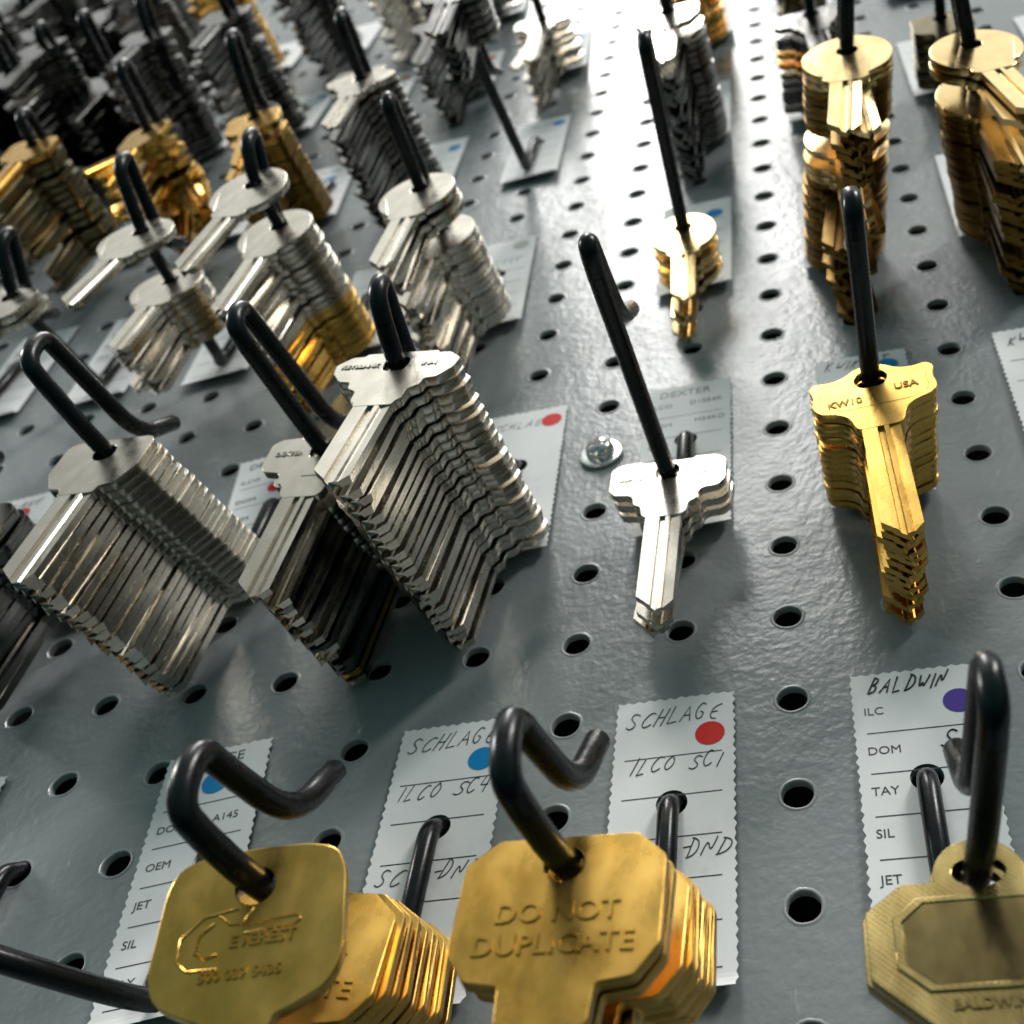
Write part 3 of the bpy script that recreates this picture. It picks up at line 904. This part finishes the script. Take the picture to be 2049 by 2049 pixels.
mm_ = S(0, -3, 'winged', NICKEL, [69] + span(65.5, 6, 20, .5), 'long notched silver stack in the centre', roll=-5, pitch=-1, yaw=3, jr=0.7, jp=.4, jy=.6)
stamp(mm_[0], NICKEL, [('KEYBLANK', 1.9, -8.6, -1.0), ('IN-1', 2.2, 8.4, -1.2), ('line', [(3.6, 4.0), (6.0, -4.0)], .12)], z=1.15)
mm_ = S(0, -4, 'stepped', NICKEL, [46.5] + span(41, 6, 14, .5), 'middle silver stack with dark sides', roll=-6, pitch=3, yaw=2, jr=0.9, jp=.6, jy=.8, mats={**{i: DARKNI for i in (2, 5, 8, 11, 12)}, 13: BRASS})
stamp(mm_[0], NICKEL, [('DEXTER', 2.0, -8.6, -1.6), ('line', [(-2.0, -9.5), (2.6, -9.5)], .16)])
mm_ = S(0, -6, 'hexhead', NICKEL, span(57, 7, 20, .25), 'leftmost hexagonal silver stack', roll=-4, pitch=1, jr=0.5, jp=.4, jy=.5)
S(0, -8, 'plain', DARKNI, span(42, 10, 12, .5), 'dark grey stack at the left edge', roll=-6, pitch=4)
mm_ = S(1, -1, 'smallround', PALEBR, [20.8, 16.2, 12.0, 8.0], 'short round yellow stack', roll=-1, pitch=8, jr=3)
S(1, 1, 'round', PALEBR, span(72, 55, 8, .3) + [47.5, 41.5] + span(39, 6, 14, .3, 2), 'tall round yellow column', roll=-1, pitch=5, jr=3.5, mats={i: SHADEBR for i in list(range(2, 8)) + list(range(11, 24))})
mm_ = S(1, 3, 'round', PALEBR, [66, 63] + span(52, 6, 20, .3), 'round brass column at the upper right', roll=2, pitch=4, jr=1.5, rolls={0: 13, 1: 8}, yaw=3, mats={i: SHADEBR for i in range(3, 22)})
S(1, -4, 'round', NICKEL, [56.5, 53, 50.5] + span(40, 8, 15, .3), 'round silver stack by the grey dot', roll=-4, pitch=4, jr=2.0)
S(1, -6, 'round', NICKEL, [73] + span(56, 7, 20, .35), 'two-tone round stack', roll=-9, pitch=4, jr=2.0, rolls={0: -14}, mats={i: BRASS for i in range(12, 21)})
S(1, -8, 'round', NICKEL, [64] + span(43, 24, 8, .4), 'small round silver pile', roll=-2, pitch=0, jr=3.0, rolls={0: -8})
S(1, -10, 'plain', NICKEL, [54, 50], 'flat silver pair at the left edge', roll=-18, pitch=2, jr=3.0)
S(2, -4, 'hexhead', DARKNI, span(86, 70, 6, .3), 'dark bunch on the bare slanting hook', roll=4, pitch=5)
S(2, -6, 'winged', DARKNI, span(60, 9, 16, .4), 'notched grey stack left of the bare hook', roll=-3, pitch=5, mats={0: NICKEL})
S(2, -8, 'plain', BRASS, [55.5] + span(49, 8, 15, .4), 'yellow square stack above the blue dot tag', roll=-3, pitch=5, rolls={0: 8}, mats={i: SHADEBR for i in range(2, 16)})
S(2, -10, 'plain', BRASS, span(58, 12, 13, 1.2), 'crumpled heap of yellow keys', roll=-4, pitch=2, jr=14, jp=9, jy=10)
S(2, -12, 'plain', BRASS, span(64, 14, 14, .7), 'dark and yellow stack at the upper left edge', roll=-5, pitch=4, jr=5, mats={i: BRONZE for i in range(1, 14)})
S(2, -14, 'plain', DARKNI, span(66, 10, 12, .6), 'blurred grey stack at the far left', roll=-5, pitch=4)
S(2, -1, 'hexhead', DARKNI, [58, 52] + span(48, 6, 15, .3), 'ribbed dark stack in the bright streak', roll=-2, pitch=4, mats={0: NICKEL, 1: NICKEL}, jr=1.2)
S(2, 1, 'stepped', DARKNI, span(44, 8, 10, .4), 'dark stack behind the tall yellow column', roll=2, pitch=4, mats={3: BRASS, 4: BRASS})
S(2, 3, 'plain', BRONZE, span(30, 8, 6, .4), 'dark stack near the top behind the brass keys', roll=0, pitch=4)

# keys of the farthest rows: a blurred crowd, one object
def crowd(specs):
    bm = bmesh.new()
    mats = [NICKEL, DARKNI, BRASS, BRONZE]
    rnd = random.Random(5)
    for (k, c, kn, mi, z0, z1, n_) in specs:
        h = HOOKS[(k, c)]
        for i in range(n_):
            p = arm_pt(h, z0 + (z1 - z0) * i / max(n_ - 1, 1))
            M = board_matrix((p[0], p[1] - .6, p[2]), rot_xyz(4 + rnd.gauss(0, 1.5), rnd.gauss(0, 2), -4 + rnd.gauss(0, 3.5)))
            for me in SHAPE[kn]:
                c_ = me.copy()
                c_.transform(M)
                f0 = len(bm.faces)
                bm.from_mesh(c_)
                bm.faces.ensure_lookup_table()
                for f in bm.faces[f0:]:
                    f.material_index = mi
                bpy.data.meshes.remove(c_)
    me = bpy.data.meshes.new('distant_keys')
    bm.to_mesh(me)
    bm.free()
    for m in mats:
        me.materials.append(m)
    o = link('distant_keys', me)
    tag_props(o, 'blurred crowd of silver and brass keys on the far hooks along the top edge', 'keys', None, 'stuff')
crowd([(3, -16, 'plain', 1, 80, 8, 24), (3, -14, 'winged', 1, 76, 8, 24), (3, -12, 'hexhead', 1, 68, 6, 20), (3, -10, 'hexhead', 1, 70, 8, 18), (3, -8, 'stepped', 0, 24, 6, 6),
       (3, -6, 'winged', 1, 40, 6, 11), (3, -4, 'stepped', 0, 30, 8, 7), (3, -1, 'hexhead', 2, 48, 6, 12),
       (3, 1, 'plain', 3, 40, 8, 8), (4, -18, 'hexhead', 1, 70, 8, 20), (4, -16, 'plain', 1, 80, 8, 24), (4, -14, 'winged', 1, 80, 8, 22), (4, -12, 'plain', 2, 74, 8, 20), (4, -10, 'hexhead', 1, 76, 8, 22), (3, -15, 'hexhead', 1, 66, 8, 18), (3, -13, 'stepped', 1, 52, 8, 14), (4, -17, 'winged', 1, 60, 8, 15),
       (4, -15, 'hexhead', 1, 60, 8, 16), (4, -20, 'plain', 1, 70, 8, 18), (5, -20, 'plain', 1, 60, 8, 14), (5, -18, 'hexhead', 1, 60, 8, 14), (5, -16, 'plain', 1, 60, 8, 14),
       (4, -8, 'stepped', 0, 50, 8, 10), (4, -6, 'winged', 1, 50, 8, 10)])

# ------------------------------------------------------------------ screw in the board
e = empty('pan_head_screw', 'zinc plated screw and washer fixed in the grey board', 'screw', board_matrix((-2 * PITCH, -1 * PITCH, 0)))
me = smooth(plate('washer', [circle(0, 0, 6.4, 36), circle(0, 0, 2.2, 20)], 1.2, 0.4, 2), 40)
for v in me.vertices:
    v.co.z += 0.85 * MM
link('washer', me, CHROME, e)
def lathe(name, prof, n_=32):
    V, F = [], []
    for (r_, z) in prof:
        for k in range(n_):
            a = 2 * math.pi * k / n_
            V.append(Vector((r_ * math.cos(a), r_ * math.sin(a), z)) * MM)
    for i in range(len(prof) - 1):
        for k in range(n_):
            k2 = (k + 1) % n_
            F.append((i * n_ + k, i * n_ + k2, (i + 1) * n_ + k2, (i + 1) * n_ + k))
    me = bpy.data.meshes.new(name)
    me.from_pydata(V, [], F)
    return smooth(me, 50)
link('screw_head', lathe('screw_head', [(4.2, 1.4), (4.3, 2.4), (4.0, 3.6), (3.2, 4.5), (2.2, 5.0), (1.4, 5.1), (0.9, 3.2), (0.01, 2.6)]), CHROME, e)
cross = plate('cross_recess', [[(-.55, 2.6), (.55, 2.6), (.55, .55), (2.6, .55), (2.6, -.55), (.55, -.55), (.55, -2.6), (-.55, -2.6), (-.55, -.55), (-2.6, -.55), (-2.6, .55), (-.55, .55)]], 0.3)
for v in cross.vertices:
    v.co.z += 4.98 * MM
link('cross_recess', cross, INK, e)
